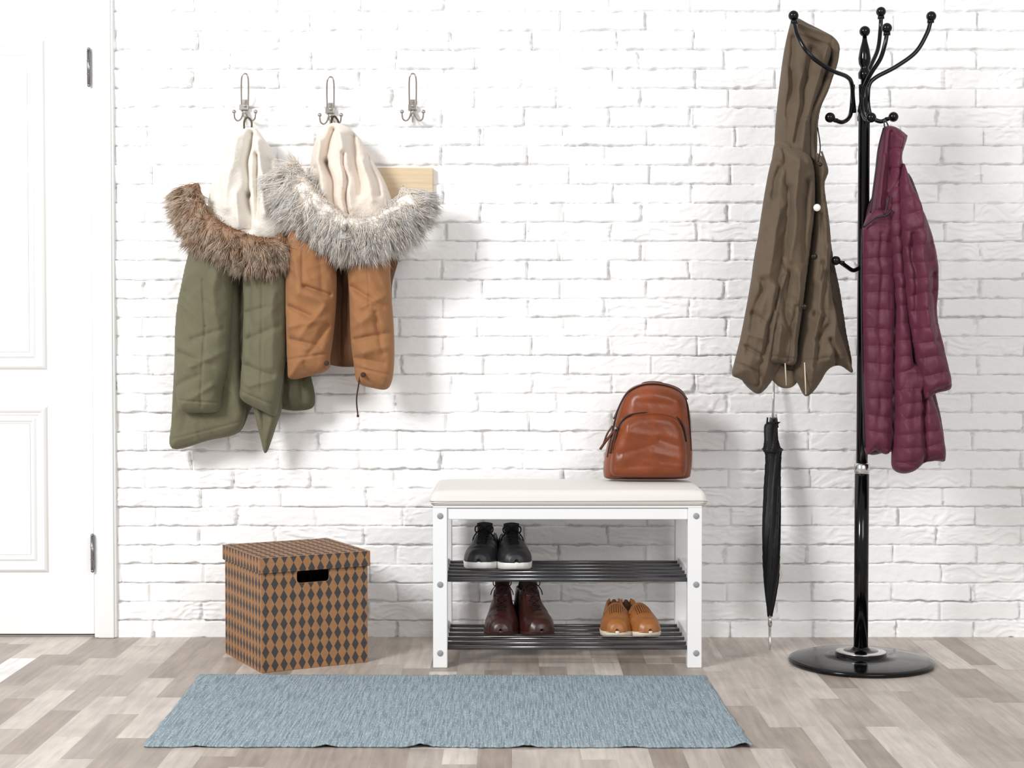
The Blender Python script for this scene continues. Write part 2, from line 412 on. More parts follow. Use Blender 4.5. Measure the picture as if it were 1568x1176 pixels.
mb.lathe([(.024,0),(.025,.006),(.02,.009),(.009,.011),(.009,.045)],(hx,yd,1.0),axis=Matrix.Rotation(math.pi/2,3,'X'))
mb.tube([(hx,yd-.045,1.0),(hx+.02,yd-.05,1.0),(hx+.11,yd-.05,1.0)],.009,16)
mb.build('lever_handle',M_chrome,door)
mb=MB()
mb.box(DX1+.004,CXR,-.022,.05,0,2.12); mb.box(DX0-.08,DX0-.004,-.022,.05,0,2.12); mb.box(DX0-.08,CXR,-.022,.05,2.075,2.16)
mb.box(DX1+.016,CXR-.006,-.028,-.01,0,2.12)
mb.build('trim_1',M_door,bevel=.004)
mb=MB(); mb.box(DX0-.08,CXR-.013,.03,.045,0,.05); mb.build('door_gap_shade',M_gap)  # dark strip added as the shade in the gap under the door
# ================================================================= BENCH
bench=empty('shoe_bench')
M_bw=mat('bench_white_lacquer',(238,238,238),.35)
M_cush=mat('cushion_fabric',(224,220,214),.8,bump=.25,bscale=500,sheen=.2)
M_cap=mat('screw_cap_grey',(150,152,155),.4)
yF=G(674,1023).y; yB=yF+.375
xl0=U(663,900,yF).x; xl1=U(685,900,yF).x; xr0=U(1053,900,yF).x; xr1=U(1075,900,yF).x
zs=U(0,778,yF).z
mb=MB()
for (a,b) in ((xl0,xl1),(xr0,xr1)):
    mb.box(a,b,yF,yF+.034,0,zs); mb.box(a,b,yB-.034,yB,0,zs)
    mb.box(a+.008,b-.008,yF+.034,yB-.034,zs-.034,zs)
    for py in (888,990):
        z=U(0,py,yF).z; mb.box(a+.010,b-.010,yF+.034,yB-.034,z-.016,z+.016)
za=U(0,796,yF).z
mb.box(xl1,xr0,yF+.006,yF+.024,za,zs-.001); mb.box(xl1,xr0,yB-.024,yB-.006,za,zs-.001)
mb.box(xl0,xr1,yF,yB,zs,zs+.006)
mb.build('frame',M_bw,bench,bevel=.0025)
mb=MB()
for px in (674,1066):
    for py in (790,895,1000):
        c=U(px,py,yF); mb.lathe([(.0085,0),(.0085,.002),(.006,.0032),(.001,.0034)],c,24,axis=Matrix.Rotation(math.pi/2,3,'X'))
mb.build('screw_caps',M_cap,bench)
M_rod=mat('dark_chrome_rod',(112,112,115),.22,1)
mb=MB(); ZR=[]
for py in (884,988):
    z=U(0,py,yF+.02).z; ZR.append(z+.0055)
    for k in range(5):
        y=yF+.05+k*(.275/4)
        mb.tube([(xl1-.004,y,z),(xr0+.004,y,z)],.0055,14)
    mb.tube([(xl1-.004,yF+.018,z-.006),(xr0+.004,yF+.018,z-.006)],.0065,14)
mb.build('shelf_rods',M_rod,bench)
zt=.513; x0=U(657,760,yF-.01).x; x1=U(1085,760,yF-.01).x
zb=zs+.004
nx_,ny_=120,50
V=[];Fc=[]
def cush(u,v,top):
    x=(x0+x1)/2+u*(x1-x0)/2; y=(yF-.010+yB+.008)/2+v*(yB-yF+.018)/2
    ex=(1-abs(u))*(x1-x0)/2; ey=(1-abs(v))*(yB-yF+.018)/2
    r=.022
    dd=1-min(ex/r,1); de=1-min(ey/r,1); q=min(math.sqrt(dd*dd+de*de),1)
    f=math.sqrt(max(0,1-q*q))
    mid=zb+.018
    if top:
        z=mid+(zt-mid)*f-.004*(1-min(ex/.1,1))**2-.003*(1-min(ey/.12,1))**2+.0006*float(vn(x*9,y*9,0,3))
    else: z=zb+ (mid-zb)*(1-f)
    return (x,y,z)
us=[math.copysign(1-(1-abs(t))**1.7,t) for t in np.linspace(-1,1,nx_)]; vs=[math.copysign(1-(1-abs(t))**1.5,t) for t in np.linspace(-1,1,ny_)]
for top in (1,0):
    for v in vs:
        for u in us: V.append(cush(u,v,top))
n1=nx_*ny_
for j in range(ny_-1):
    for i in range(nx_-1):
        a=j*nx_+i; Fc.append((a,a+1,a+1+nx_,a+nx_)); Fc.append((n1+a,n1+a+nx_,n1+a+1+nx_,n1+a+1))
mb=MB(); mb.add(V,Fc)
mb.tube([(x0+.006,yF-.011,zb+.018),(x1-.006,yF-.011,zb+.018)],.0016,8)
mb.build('seat_cushion',M_cush,bench)
# ================================================================= SHOES
def shoe(name,kind,cx,toey,zb,yaw,mats,L_=.285,W_=.052):
    root=empty(name)
    R=Matrix.Translation((cx,toey,zb))@Matrix.Rotation(yaw,4,'Z')
    I=np.interp
    wS=lambda s:W_*float(I(s,[0,.015,.05,.12,.22,.34,.5,.68,.82,.92,.975,1],[0,.40,.66,.86,.98,1,.88,.76,.78,.72,.45,0]))
    ts={'sneaker':.024,'boot':.014,'loafer':.018}[kind]
    V=[];Fc=[];n=60
    ss=[.5-.5*math.cos(math.pi*i/(n-1)) for i in range(n)]
    lev=[(0,.94),(.15,1.0),(.85,1.02),(1,.97)]
    loop=[( -wS(s),s*L_) for s in ss]+[(wS(s),s*L_) for s in ss[::-1][1:-1]]
    k=len(loop)
    for (zz,sc) in lev:
        for (x,y) in loop:
            toe=.008*max(0,1-y/(.25*L_))**2
            V.append((x*sc,(y-L_*.5)*(.985+ (sc-1))+L_*.5,zz*ts+toe*(1 if kind!='sneaker' else .6)))
    for i in range(len(lev)-1):
        for j in range(k): Fc.append((i*k+j,i*k+(j+1)%k,(i+1)*k+(j+1)%k,(i+1)*k+j))
    Fc.append(tuple(range(k))[::-1]); Fc.append(tuple((len(lev)-1)*k+j for j in range(k)))
    mb=MB(); mb.add(V,Fc,0)
    o=mb.build('sole',mats[1],root); o.matrix_local=R
    H={'sneaker':([0,.02,.06,.15,.28,.4,.5,.58,.7,.85,.96,1],[.006,.022,.034,.040,.050,.064,.076,.078,.072,.074,.080,.03]),
       'boot':([0,.02,.06,.15,.28,.40,.5,.58,.7,.85,.97,1],[.006,.024,.038,.046,.058,.088,.120,.138,.136,.138,.140,.03]),
       'loafer':([0,.02,.06,.15,.28,.38,.44,.55,.7,.85,.97,1],[.006,.024,.034,.040,.052,.064,.066,.054,.056,.070,.082,.03])}[kind]
    op={'sneaker':(.50,.95),'boot':(.52,.95),'loafer':(.46,.96)}[kind]
    nv,nu=90,64; V=[];Fc=[];MI=[]; inn=[]
    hh=lambda s:float(I(s,H[0],H[1]))
    for i in range(nv):
        s=.004+.992*(.5-.5*math.cos(math.pi*i/(nv-1))); w=wS(s)*.965; h=hh(s)
        pit=float(sst(op[0]-.02,op[0]+.03,s)*(1-sst(op[1]-.01,op[1]+.03,s)))
        for j in range(nu+1):
            a=math.pi*j/nu; c=math.cos(a); sn=math.sin(a)
            x=math.copysign(abs(c)**.85,c); z=sn**.75
            tp=1-(.38 if kind=='boot' else .26)*z*float(sst(.2,.5,s))
            if kind=='boot' and s>.5: tp=1-.28*float(sst(0,.5,z))
            xx=w*x*tp; zz=h*z
            if .15<s<op[0]: zz+=.004*math.exp(-(xx/(.35*W_))**2)
            inner=0
            if pit>0:
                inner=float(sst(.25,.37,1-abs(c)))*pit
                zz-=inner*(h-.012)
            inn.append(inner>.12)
            nz=.0014*float(vn(xx*50,s*14,zz*50,7))
            V.append((xx*(1+nz*8),s*L_+(zz*.12 if s<.5 else 0),ts*.9+zz+nz+ .004*max(0,1-s/.25)**2))
    for i in range(nv-1):
        for j in range(nu):
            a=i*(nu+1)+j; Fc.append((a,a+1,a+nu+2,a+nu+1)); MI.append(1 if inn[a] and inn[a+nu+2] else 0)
    Fc.append(tuple(range(nu+1))); MI.append(0); Fc.append(tuple((nv-1)*(nu+1)+j for j in range(nu+1))[::-1]); MI.append(0)
    mb=MB(); mb.add(V,Fc,MI)
    o=mb.build('upper',[mats[0],mats[2]],root); o.matrix_local=R
    sd=o.modifiers.new('t','SOLIDIFY'); sd.thickness=.0015; sd.offset=-1
    def top(s,x):
        w=wS(s)*.965; h=hh(s); q=min(abs(x)/w,1); z=h*(1-q**2.4)**.6
        return Vector((x,s*L_+z*.12,ts*.9+z+(.004*math.exp(-(x/(.35*W_))**2) if s>.15 else 0)))
    mb=MB()
    if kind in('sneaker','boot'):
        nl=6 if kind=='sneaker' else 5; rr=.0022 if kind=='sneaker' else .0016
        for k in range(nl):
            s=.24+k*(.25/(nl-1)); hw=.014+.003*k/nl
            mb.tube([top(s,x)+Vector((0,-.0015,.0025)) for x in np.linspace(-hw,hw,9)],rr,8)
            if k<nl-1:
                s2_=s+.25/(nl-1)
                mb.tube([top(s+(s2_-s)*t,-hw+2*hw*t)+Vector((0,-.003,.0035)) for t in np.linspace(0,1,9)],rr,8)
                mb.tube([top(s+(s2_-s)*t,hw-2*hw*t)+Vector((0,-.003,.0035)) for t in np.linspace(0,1,9)],rr,8)
        kp=top(.5,0)+Vector((0,-.004,.004))
        for sg in (-1,1):
            mb.tube(cat([kp,kp+Vector((sg*.012,-.006,.012)),kp+Vector((sg*.026,-.006,.006)),kp+Vector((sg*.024,-.008,-.008)),kp+Vector((sg*.008,-.006,-.002)),kp],6),rr,8)
            mb.tube(cat([kp,kp+Vector((sg*.016,-.012,-.004)),kp+Vector((sg*.030,-.012,-.022)),kp+Vector((sg*.034,-.010,-.036))],6),rr,8)
        V=[];Fc=[]
        for i in range(14):
            s=.40+.14*i/13; b=top(min(s,.5),0)
            for j in range(9):
                x=(-1+2*j/8)*(.018+.006*i/13); V.append((x,b.y+(.006 if i>9 else 0)+.10*x*x/.02,b.z+.002-(x/.03)**2*.006+max(0,i-9)*.0055))
        for i in range(13):
            for j in range(8): a=i*9+j; Fc.append((a,a+1,a+10,a+9))
        mt_=MB(); mt_.add(V,Fc,0); to=mt_.build('tongue',mats[0],root); to.matrix_local=R
        q=to.modifiers.new('t','SOLIDIFY'); q.thickness=.004
        for sg in (-1,1):
            mb.tube([top(s,sg*(.018+.02*(s-.2)))+Vector((0,0,.0005)) for s in np.linspace(.2,.5,12)],.0014,8,m=1)
        mb.tube([top(.16+.05*(abs(x)/.04)**2,x)+Vector((0,0,.0002)) for x in np.linspace(-.037,.037,20)],.0009,6,m=1)
        o=mb.build('laces',[mats[2],mats[0]],root); o.matrix_local=R
    else:
        V=[];Fc=[]
        for i in range(5):
            s=.36+.05*i/4
            for j in range(25):
                x=(-1+2*j/24)*.036; p=top(s,x); V.append((p.x*1.04,p.y,p.z+.0035))
        for i in range(4):
            for j in range(24): a=i*25+j; Fc.append((a,a+1,a+26,a+25))
        mt_=MB(); mt_.add(V,Fc,0); to=mt_.build('strap',mats[0],root); to.matrix_local=R
        q=to.modifiers.new('t','SOLIDIFY'); q.thickness=.003
        for k in range(8):
            x=-.021+.006*k
            mb.tube([top(s,x*(1+.1*(.36-s)*8))+Vector((0,0,.003)) for s in np.linspace(.37,.22,7)],[.0026]*6+[.0016],8,m=1,flat=.5)
            mb.tube([top(s,(x+.003)*(1+.1*(.36-s)*8))+Vector((0,0,.0032)) for s in np.linspace(.36,.22,7)],.0007,6,m=0)
        mb.tube(cat([top(.34,-.034),top(.24,-.035),top(.15,-.028),top(.105,-.012),top(.10,0),top(.105,.012),top(.15,.028),top(.24,.035),top(.34,.034)],5)+np.array([0,0,.001]),.0020,8,m=0)
        o=mb.build('fringe',[mats[2],mats[0]],root); o.matrix_local=R
    return root
M_sn=mat('black_leather',(34,34,37),.42,bump=.2,bscale=300); M_sw=mat('white_rubber',(232,230,226),.5); M_lb=mat('black_lace',(16,16,18),.8)
M_bt=mat('oxblood_leather',(66,32,26),.32,var=.5,vscale=14,bump=.1,bscale=200); M_bs=mat('brown_sole',(60,30,24),.5); M_bl=mat('brown_lace',(32,18,15),.8)
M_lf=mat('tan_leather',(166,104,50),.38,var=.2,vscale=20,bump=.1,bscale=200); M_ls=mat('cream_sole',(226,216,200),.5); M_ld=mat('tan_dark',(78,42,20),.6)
zU,zL=ZR
for nm,kind,px,py,z,yaw,ms,Wd in (
    ('sneaker','sneaker',733,874,zU,-.10,(M_sn,M_sw,M_lb),.053),('sneaker.001','sneaker',791,875,zU,.10,(M_sn,M_sw,M_lb),.053),
    ('ankle_boot','boot',767,977,zL,-.02,(M_bt,M_bs,M_bl),.053),('ankle_boot.001','boot',830,977,zL,.22,(M_bt,M_bs,M_bl),.053),
    ('loafer','loafer',945,979,zL,-.03,(M_lf,M_ls,M_ld),.048),('loafer.001','loafer',996,979,zL,.20,(M_lf,M_ls,M_ld),.048)):
    p=G(px,py,z); shoe(nm,kind,p.x,p.y,z,yaw,ms,.27,Wd)
# ================================================================= STORAGE BOX
def box_mat():
    m=bpy.data.materials.new('kraft_diamond_print'); m.use_nodes=True; nt=m.node_tree; N=nt.nodes; L=nt.links; b=N['Principled BSDF']
    uv=N.new('ShaderNodeUVMap'); uv.uv_map='UVMap'; sp=N.new('ShaderNodeSeparateXYZ'); L.new(uv.outputs[0],sp.inputs[0])
    def M(op,a,b_=None,c=None):
        n=N.new('ShaderNodeMath'); n.operation=op
        for i,v in enumerate((a,b_,c)):
            if v is None: continue
            if isinstance(v,(int,float)): n.inputs[i].default_value=v
            else: L.new(v,n.inputs[i])
        return n.outputs[0]
    a=M('DIVIDE',sp.outputs[0],.0272); ca=M('FLOOR',a); fa=M('ABSOLUTE',M('SUBTRACT',M('SUBTRACT',a,ca),.5))
    bb=M('DIVIDE',sp.outputs[1],.0385); fb=M('ABSOLUTE',M('SUBTRACT',M('FRACT',bb),.5))
    s=M('ADD',M('MULTIPLY',fa,1.30),fb); k=M('LESS_THAN',s,.515)
    no=N.new('ShaderNodeTexNoise'); no.inputs['Scale'].default_value=90; tc=N.new('ShaderNodeTexCoord'); L.new(tc.outputs['Object'],no.inputs['Vector'])
    rp=N.new('ShaderNodeValToRGB'); rp.color_ramp.elements[0].color=(*s2l((144,103,67)),1); rp.color_ramp.elements[1].color=(*s2l((166,122,82)),1); L.new(no.outputs['Fac'],rp.inputs['Fac'])
    mx=N.new('ShaderNodeMix'); mx.data_type='RGBA'; L.new(k,mx.inputs['Factor']); L.new(rp.outputs['Color'],mx.inputs['A']); mx.inputs['B'].default_value=(*s2l((64,60,60)),1)
    L.new(mx.outputs['Result'],b.inputs['Base Color']); b.inputs['Roughness'].default_value=.75
    return m
M_box=box_mat()
sb=empty('storage_box')
c0=G(400,1031); cr=G(562,1014)
a2=(cr-c0); a2.z=0
ang=math.atan2(a2.y,a2.x); SZ=.325
e2=Vector((math.cos(ang),math.sin(ang),0)); e1=Vector((-math.sin(ang),math.cos(ang),0))
def boxmesh(name,s0,s1,t0,t1,z0,z1,thick,openside):
    def P(s,t,z): return c0+e2*s+e1*t+Vector((0,0,z))
    V=[];Fc=[]
    o=[(s0,t0),(s1,t0),(s1,t1),(s0,t1)]; i_=[(s0+thick,t0+thick),(s1-thick,t0+thick),(s1-thick,t1-thick),(s0+thick,t1-thick)]
    zi0,zi1=(z0+thick,z1) if openside=='top' else (z0,z1-thick)
    V=[P(*p,z0) for p in o]+[P(*p,z1) for p in o]+[P(*p,zi0) for p in i_]+[P(*p,zi1) for p in i_]
    for j in range(4):
        k=(j+1)%4; Fc.append((j,k,4+k,4+j)); Fc.append((8+k,8+j,12+j,12+k))
        if openside=='top': Fc.append((4+j,4+k,12+k,12+j))
        else: Fc.append((k,j,8+j,8+k))
    if openside=='top': Fc.append((3,2,1,0)); Fc.append((8,9,10,11))
    else: Fc.append((4,5,6,7)); Fc.append((15,14,13,12))
    me=bpy.data.meshes.new(name); me.from_pydata([tuple(v) for v in V],[],Fc); me.materials.append(M_box)
    ob=bpy.data.objects.new(name,me); return link(ob,sb)
zbody=.318
bd=boxmesh('box_body',0,SZ,0,SZ,0,zbody,.004,'top')
sA=.108; sB=.205; zA=U(0,893,c0.y+.05).z; zC=zA+.036
cu=MB(); pr=[]
for (cx_,cz_,a0) in ((sB-.010,zC-.010,0),(sA+.010,zC-.010,90),(sA+.010,zA+.010,180),(sB-.010,zA+.010,270)):
    for k in range(6): an=math.radians(a0+k*18); pr.append((cx_+.010*math.cos(an),cz_+.010*math.sin(an)))
V=[];n=len(pr)
for t in (-.03,.03):
    for (s,z) in pr: V.append(c0+e2*s+e1*t+Vector((0,0,z)))
Fc=[(j,(j+1)%n,n+(j+1)%n,n+j) for j in range(n)]+[tuple(range(n))[::-1],tuple(range(n,2*n))]
cu.add(V,Fc,0,False); cut=cu.build('cutter',M_box)
for ob_ in (cut,bd):
    bmm=bmesh.new(); bmm.from_mesh(ob_.data); bmesh.ops.recalc_face_normals(bmm,faces=bmm.faces); bmm.to_mesh(ob_.data); bmm.free()
bm_=bd.modifiers.new('c','BOOLEAN'); bm_.object=cut; bm_.operation='DIFFERENCE'; bm_.solver='EXACT'
bpy.context.view_layer.update(); dg=bpy.context.evaluated_depsgraph_get()
nm_=bpy.data.meshes.new_from_object(bd.evaluated_get(dg)); bd.modifiers.clear(); bd.data=nm_
bpy.data.objects.remove(cut)
lid=boxmesh('lid',-.006,SZ+.006,-.006,SZ+.006,zbody-.036,zbody+.008,.005,'bottom')
def boxuv(ob):
    me=ob.data; uvl=me.uv_layers.get('UVMap') or me.uv_layers.new(name='UVMap')
    for p in me.polygons:
        nn=p.normal
        for li in p.loop_indices:
            q=me.vertices[me.loops[li].vertex_index].co-c0; s=q.dot(e2); t=q.dot(e1)
            if abs(nn.z)>.7: uv=(s,t)
            elif abs(nn.dot(e1))>.7: uv=(s,q.z+.0005)
            else: uv=(t,q.z+.0005)
            uvl.data[li].uv=uv
boxuv(bd); boxuv(lid)
for o_ in (bd,lid):
    b_=o_.modifiers.new('b','BEVEL'); b_.width=.0015; b_.segments=2; b_.limit_method='ANGLE'
# ================================================================= RUG
def rug():
    c=[G(307,1035),G(1078,1037),G(1152,1146),G(220,1145)]
    nx_,ny_=520,260
    u=np.linspace(0,1,nx_); v=np.linspace(0,1,ny_); Ug,Vg=np.meshgrid(u,v); Ug=Ug.ravel();Vg=Vg.ravel()
    c=[np.array(p) for p in c]
    P=(c[0][None]*((1-Ug)*(1-Vg))[:,None]+c[1][None]*(Ug*(1-Vg))[:,None]+c[2][None]*(Ug*Vg)[:,None]+c[3][None]*((1-Ug)*Vg)[:,None])
    x,y=P[:,0].copy(),P[:,1].copy()
    y+= (Vg**8)*(.003*vn(Ug*25,0*Ug,0,3)+.002*vn(Ug*160,0*Ug,0,5))-((1-Vg)**8)*(.003*vn(Ug*25,0*Ug,0,4)+.002*vn(Ug*160,0*Ug,0,6))
    x+= ((1-Ug)**12)*(-.005*np.abs(vn(Vg*14,0*Vg,0,8)))+(Ug**12)*(.005*np.abs(vn(Vg*14,0*Vg,0,9)))
    z=.0045+.0009*np.abs(np.sin(Ug*nx_/4*math.pi*.5))
    wave=np.zeros_like(x)
    for uc,aa in ((.30,.006),(.455,.009),(.63,.006),(.985,.012),(.09,.003),(.80,.003)): wave+=aa*np.exp(-((Ug-uc)/.016)**2)*Vg**14
    z=z+wave+.0005*vn(x*90,y*200,0,12)
    V=np.stack([x,y,z],1); I=np.arange(len(x)).reshape(ny_,nx_)
    Q=np.stack([I[:-1,:-1],I[1:,:-1],I[1:,1:],I[:-1,1:]],-1).reshape(-1,4)
    m=bpy.data.materials.new('woven_blue_cotton'); m.use_nodes=True; nt=m.node_tree; N=nt.nodes; L=nt.links; b=N['Principled BSDF']; b.inputs['Roughness'].default_value=.95; b.inputs['Specular IOR Level'].default_value=.1
    tc=N.new('ShaderNodeTexCoord')
    def noise(sc,det=2):
        mp=N.new('ShaderNodeMapping'); mp.inputs['Scale'].default_value=sc; L.new(tc.outputs['Object'],mp.inputs['Vector'])
        n=N.new('ShaderNodeTexNoise'); n.inputs['Scale'].default_value=1; n.inputs['Detail'].default_value=det; L.new(mp.outputs[0],n.inputs['Vector']); return n.outputs['Fac']
    r1=N.new('ShaderNodeValToRGB'); r1.color_ramp.elements[0].position=.36; r1.color_ramp.elements[1].position=.62
    r1.color_ramp.elements[0].color=(*s2l((118,133,142)),1); r1.color_ramp.elements[1].color=(*s2l((155,168,176)),1); L.new(noise((230,10,1),3),r1.inputs['Fac'])
    r2=N.new('ShaderNodeValToRGB'); r2.color_ramp.elements[0].position=.60; r2.color_ramp.elements[1].position=.70; r2.color_ramp.elements[0].color=(0,0,0,1); r2.color_ramp.elements[1].color=(.7,.7,.7,1); L.new(noise((380,70,1),1),r2.inputs['Fac'])
    mx=N.new('ShaderNodeMix'); mx.data_type='RGBA'; L.new(r2.outputs['Color'],mx.inputs['Factor']); L.new(r1.outputs['Color'],mx.inputs['A']); mx.inputs['B'].default_value=(*s2l((205,213,216)),1)
    L.new(mx.outputs['Result'],b.inputs['Base Color'])
    bp=N.new('ShaderNodeBump'); bp.inputs['Strength'].default_value=.8; bp.inputs['Distance'].default_value=.004; L.new(noise((230,20,1),3),bp.inputs['Height']); L.new(bp.outputs[0],b.inputs['Normal'])
    o=npmesh('area_rug',V,Q,m); s=o.modifiers.new('t','SOLIDIFY'); s.thickness=.004; s.offset=-1
rug()
# ================================================================= COAT RACK
bc=G(1318,1016); RY=bc.y
rack=MB()
def R_(px,py,dy=0.0): return U(px,py,RY+dy)
px0=bc.x
rack.lathe([(.02,.0),(.200,.0),(.206,.003),(.208,.008),(.206,.012),(.196,.015),(.16,.019),(.11,.022),(.075,.024),(.074,.032),(.070,.036),(.05,.038),(.03,.040),(.024,.046),(.0215,.050)],(px0,RY,0),96)
zj=R_(0,717).z
rack.lathe([(.0205,.045),(.0205,zj)],(px0,RY,0),40)
rack.lathe([(.0165,zj),(.0165,R_(0,182).z),(.018,R_(0,176).z),(.018,R_(0,170).z),(.010,R_(0,168).z),(.010,R_(0,122).z),(.017,R_(0,120).z),(.018,R_(0,112).z),(.014,R_(0,108).z),(.0105,R_(0,104).z),(.016,R_(0,98).z),(.018,R_(0,90).z),(.014,R_(0,76).z),(.008,R_(0,64).z),(.006,R_(0,56).z)],(px0,RY,0),40)
rack.ball((px0,RY,R_(0,48).z),.0155)
ring=MB()
ring.lathe([(.0205,zj-.016),(.0222,zj-.012),(.0222,zj+.012),(.017,zj+.016)],(px0,RY,0),40)
ring.lathe([(.071,.0345),(.0715,.0365),(.068,.038)],(px0,RY,0),64)
def arm(pts,ball,r=.0062,br=.0145):
    rack.tube(cat(pts,8),r,14); rack.ball(ball,br); rack.lathe([(.010,-.004),(.010,.004)],pts[-1],16)
def topm(xs,ys,dys): return [R_(x,y,d) for x,y,d in zip(xs,ys,dys)]
arm(topm([1308,1306,1304,1296,1272,1240,1222,1216],[172,150,128,117,107,84,56,34],[0,-.02,-.05,-.08,-.13,-.155,-.14,-.11]),R_(1215,24,-.10))
arm(topm([1328,1329,1331,1342,1372,1402,1419,1425],[172,150,130,118,102,80,52,33],[0,0,0,0,0,0,0,0]),R_(1426,25,0))
arm(topm([1322,1323,1325,1332,1344,1348,1349],[172,150,125,104,76,46,27],[.015,.02,.03,.05,.09,.11,.11]),R_(1349,18,.11))
arm(topm([1316,1320,1324,1334,1348,1355,1358],[172,150,132,112,90,68,52],[-.015,-.02,-.03,-.06,-.09,-.10,-.10]),R_(1358,43,-.10))
arm(topm([1306,1304,1300,1290,1278],[130,165,180,187,184],[0,-.01,-.03,-.06,-.08]),R_(1271,180,-.085))
arm(topm([1328,1330,1336,1348,1360],[130,165,180,186,182],[0,0,0,0,0]),R_(1368,179,0))
arm(topm([1318,1320,1324,1330],[130,165,180,183],[-.015,-.03,-.06,-.08]),R_(1334,180,-.09))
arm(topm([1318,1319,1318],[130,165,183],[.015,.03,.07]),R_(1320,180,.085))
arm(topm([1316,1306,1296,1288],[410,414,408,402],[-.015,-.04,-.07,-.09]),R_(1280,399,-.10),br=.013)
co=empty('coat_rack'); rack.build('stand',M_black,co); ring.build('joint_rings',M_chrome,co)
# ================================================================= WALL HOOKS
M_hook=mat('brushed_nickel',(186,180,174),.25,1)
for i,(hx_,ht) in enumerate(((375,112),(506,117),(632,112))):
    mb=MB()
    def h_(x,y,d): return U(hx_+x,ht+y,d)
    c=U(hx_,ht+52,0); mb.box(c.x-.009,c.x+.009,-.012,-.002,c.z-.03,c.z+.022)
    loop=[h_(-5,52,-.02),h_(-5.5,25,-.045),h_(-5,8,-.055),h_(-2.5,1.5,-.057),h_(2.5,1.5,-.057),h_(5,8,-.055),h_(5.5,25,-.045),h_(5,52,-.02)]
    mb.tube(cat(loop,8),.0026,12)
    mb.box(h_(-7,0,0).x,h_(7,0,0).x,-.028,-.01,h_(0,58,0).z,h_(0,50,0).z)
    for sg in (-1,1):
        mb.tube(cat([h_(sg*2,56,-.02),h_(sg*5,68,-.03),h_(sg*10,73,-.04),h_(sg*15,70,-.05),h_(sg*16.5,62,-.055)],8),.0026,12)
        mb.ball(h_(sg*16.5,59,-.055),.0065)
        mb.ball(h_(sg*0,50 if sg<0 else 66,-.03),.0045)
    mb.tube(cat([h_(0,56,-.02),h_(0,70,-.035),h_(0,75,-.05),h_(0,70,-.062),h_(0,62,-.064)],8),.0026,12)
    mb.ball(h_(0,60,-.064),.006)
    mb.build('wall_hook' if i==0 else 'wall_hook.%03d'%i,M_hook,bevel=.001)
M_wood=mat('pine_wood',(222,202,172),.6,rgb2=(206,182,148),vscale=3,stretch=(2,1,40))
a=U(470,344,-.02); b=U(663,257,-.02)
mb=MB(); mb.box(a.x,b.x,-.026,-.002,a.z,b.z); mb.box(a.x+.03,a.x+.06,-.03,-.024,a.z-.0,a.z+.02,0)
mb.build('wooden_board',M_wood,bevel=.002)
# ================================================================= PARKAS
M_gr=mat('olive_cotton',(107,104,80),.85,bump=.2,bscale=900,sheen=.08,var=.12,vscale=5,wr=.003)
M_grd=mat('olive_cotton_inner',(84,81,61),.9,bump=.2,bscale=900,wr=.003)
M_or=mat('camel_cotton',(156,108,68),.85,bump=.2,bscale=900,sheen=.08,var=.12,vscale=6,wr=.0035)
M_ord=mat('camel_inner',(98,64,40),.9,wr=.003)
M_sh=mat('cream_sherpa',(236,230,220),.95,bump=.6,bscale=320,bdist=.003,sheen=.4)
M_sh2=mat('pink_cream_sherpa',(234,221,208),.95,bump=.6,bscale=320,bdist=.003,sheen=.4)
def furmat():
    m=bpy.data.materials.new('fur_hair'); m.use_nodes=True; N=m.node_tree.nodes; L=m.node_tree.links
    N.remove(N['Principled BSDF']); out=N['Material Output']; at=N.new('ShaderNodeAttribute'); at.attribute_name='Col'
    d=N.new('ShaderNodeBsdfDiffuse'); t=N.new('ShaderNodeBsdfTranslucent'); x=N.new('ShaderNodeMixShader'); x.inputs[0].default_value=.35
    L.new(at.outputs['Color'],d.inputs['Color']); L.new(at.outputs['Color'],t.inputs['Color']); L.new(d.outputs[0],x.inputs[1]); L.new(t.outputs[0],x.inputs[2]); L.new(x.outputs[0],out.inputs['Surface'])
    return m
M_fur=furmat()
M_fub=mat('fur_base_brown',(150,120,98),1); M_fub2=mat('fur_base_cream',(240,234,226),1)
M_cord=mat('dark_cord',(60,36,26),.8)
pk=empty('hooded_parka')
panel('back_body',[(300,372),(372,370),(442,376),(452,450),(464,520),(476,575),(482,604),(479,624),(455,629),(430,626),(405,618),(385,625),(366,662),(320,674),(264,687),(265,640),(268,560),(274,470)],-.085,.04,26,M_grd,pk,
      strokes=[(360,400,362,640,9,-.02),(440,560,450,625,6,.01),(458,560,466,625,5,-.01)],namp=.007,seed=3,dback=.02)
panel('left_front',[(300,372),(362,380),(368,450),(372,560),(378,615),(366,661),(320,673),(264,687),(263,640),(267,560),(272,470)],-.105,.04,22,M_gr,pk,
      strokes=[(266,672,368,646,1.5,-.003),(300,600,280,660,8,-.006)],namp=.006,seed=8,dback=.02)
panel('right_front',[(380,400),(440,396),(446,480),(442,560),(432,625),(424,650),(414,680),(409,692),(404,692),(399,672),(390,636),(382,600),(376,500)],-.112,.035,18,M_gr,pk,
      strokes=[(400,610,408,688,5,-.012),(425,600,414,670,5,.008)],namp=.006,seed=18,dback=.02)
panel('sleeve_left',[(303,360),(330,372),(356,392),(357,440),(354,500),(349,560),(340,600),(336,628),(310,632),(278,628),(270,600),(268,540),(270,480),(279,430),(290,385)],-.150,.060,40,M_gr,pk,
      strokes=[(316,430,319,500,1.6,-.005),(319,500,312,622,1.6,-.005),(273,612,338,616,1.6,-.004),(285,450,290,520,10,-.010),(335,420,338,520,8,.008),(278,540,330,560,5,-.008),(300,560,345,540,5,.007),(276,590,310,575,5,-.008),(330,590,300,610,4,.006),(300,520,345,505,4,-.006)],
      namp=.0055,nf=(14,5),seed=5,y1=-.165)
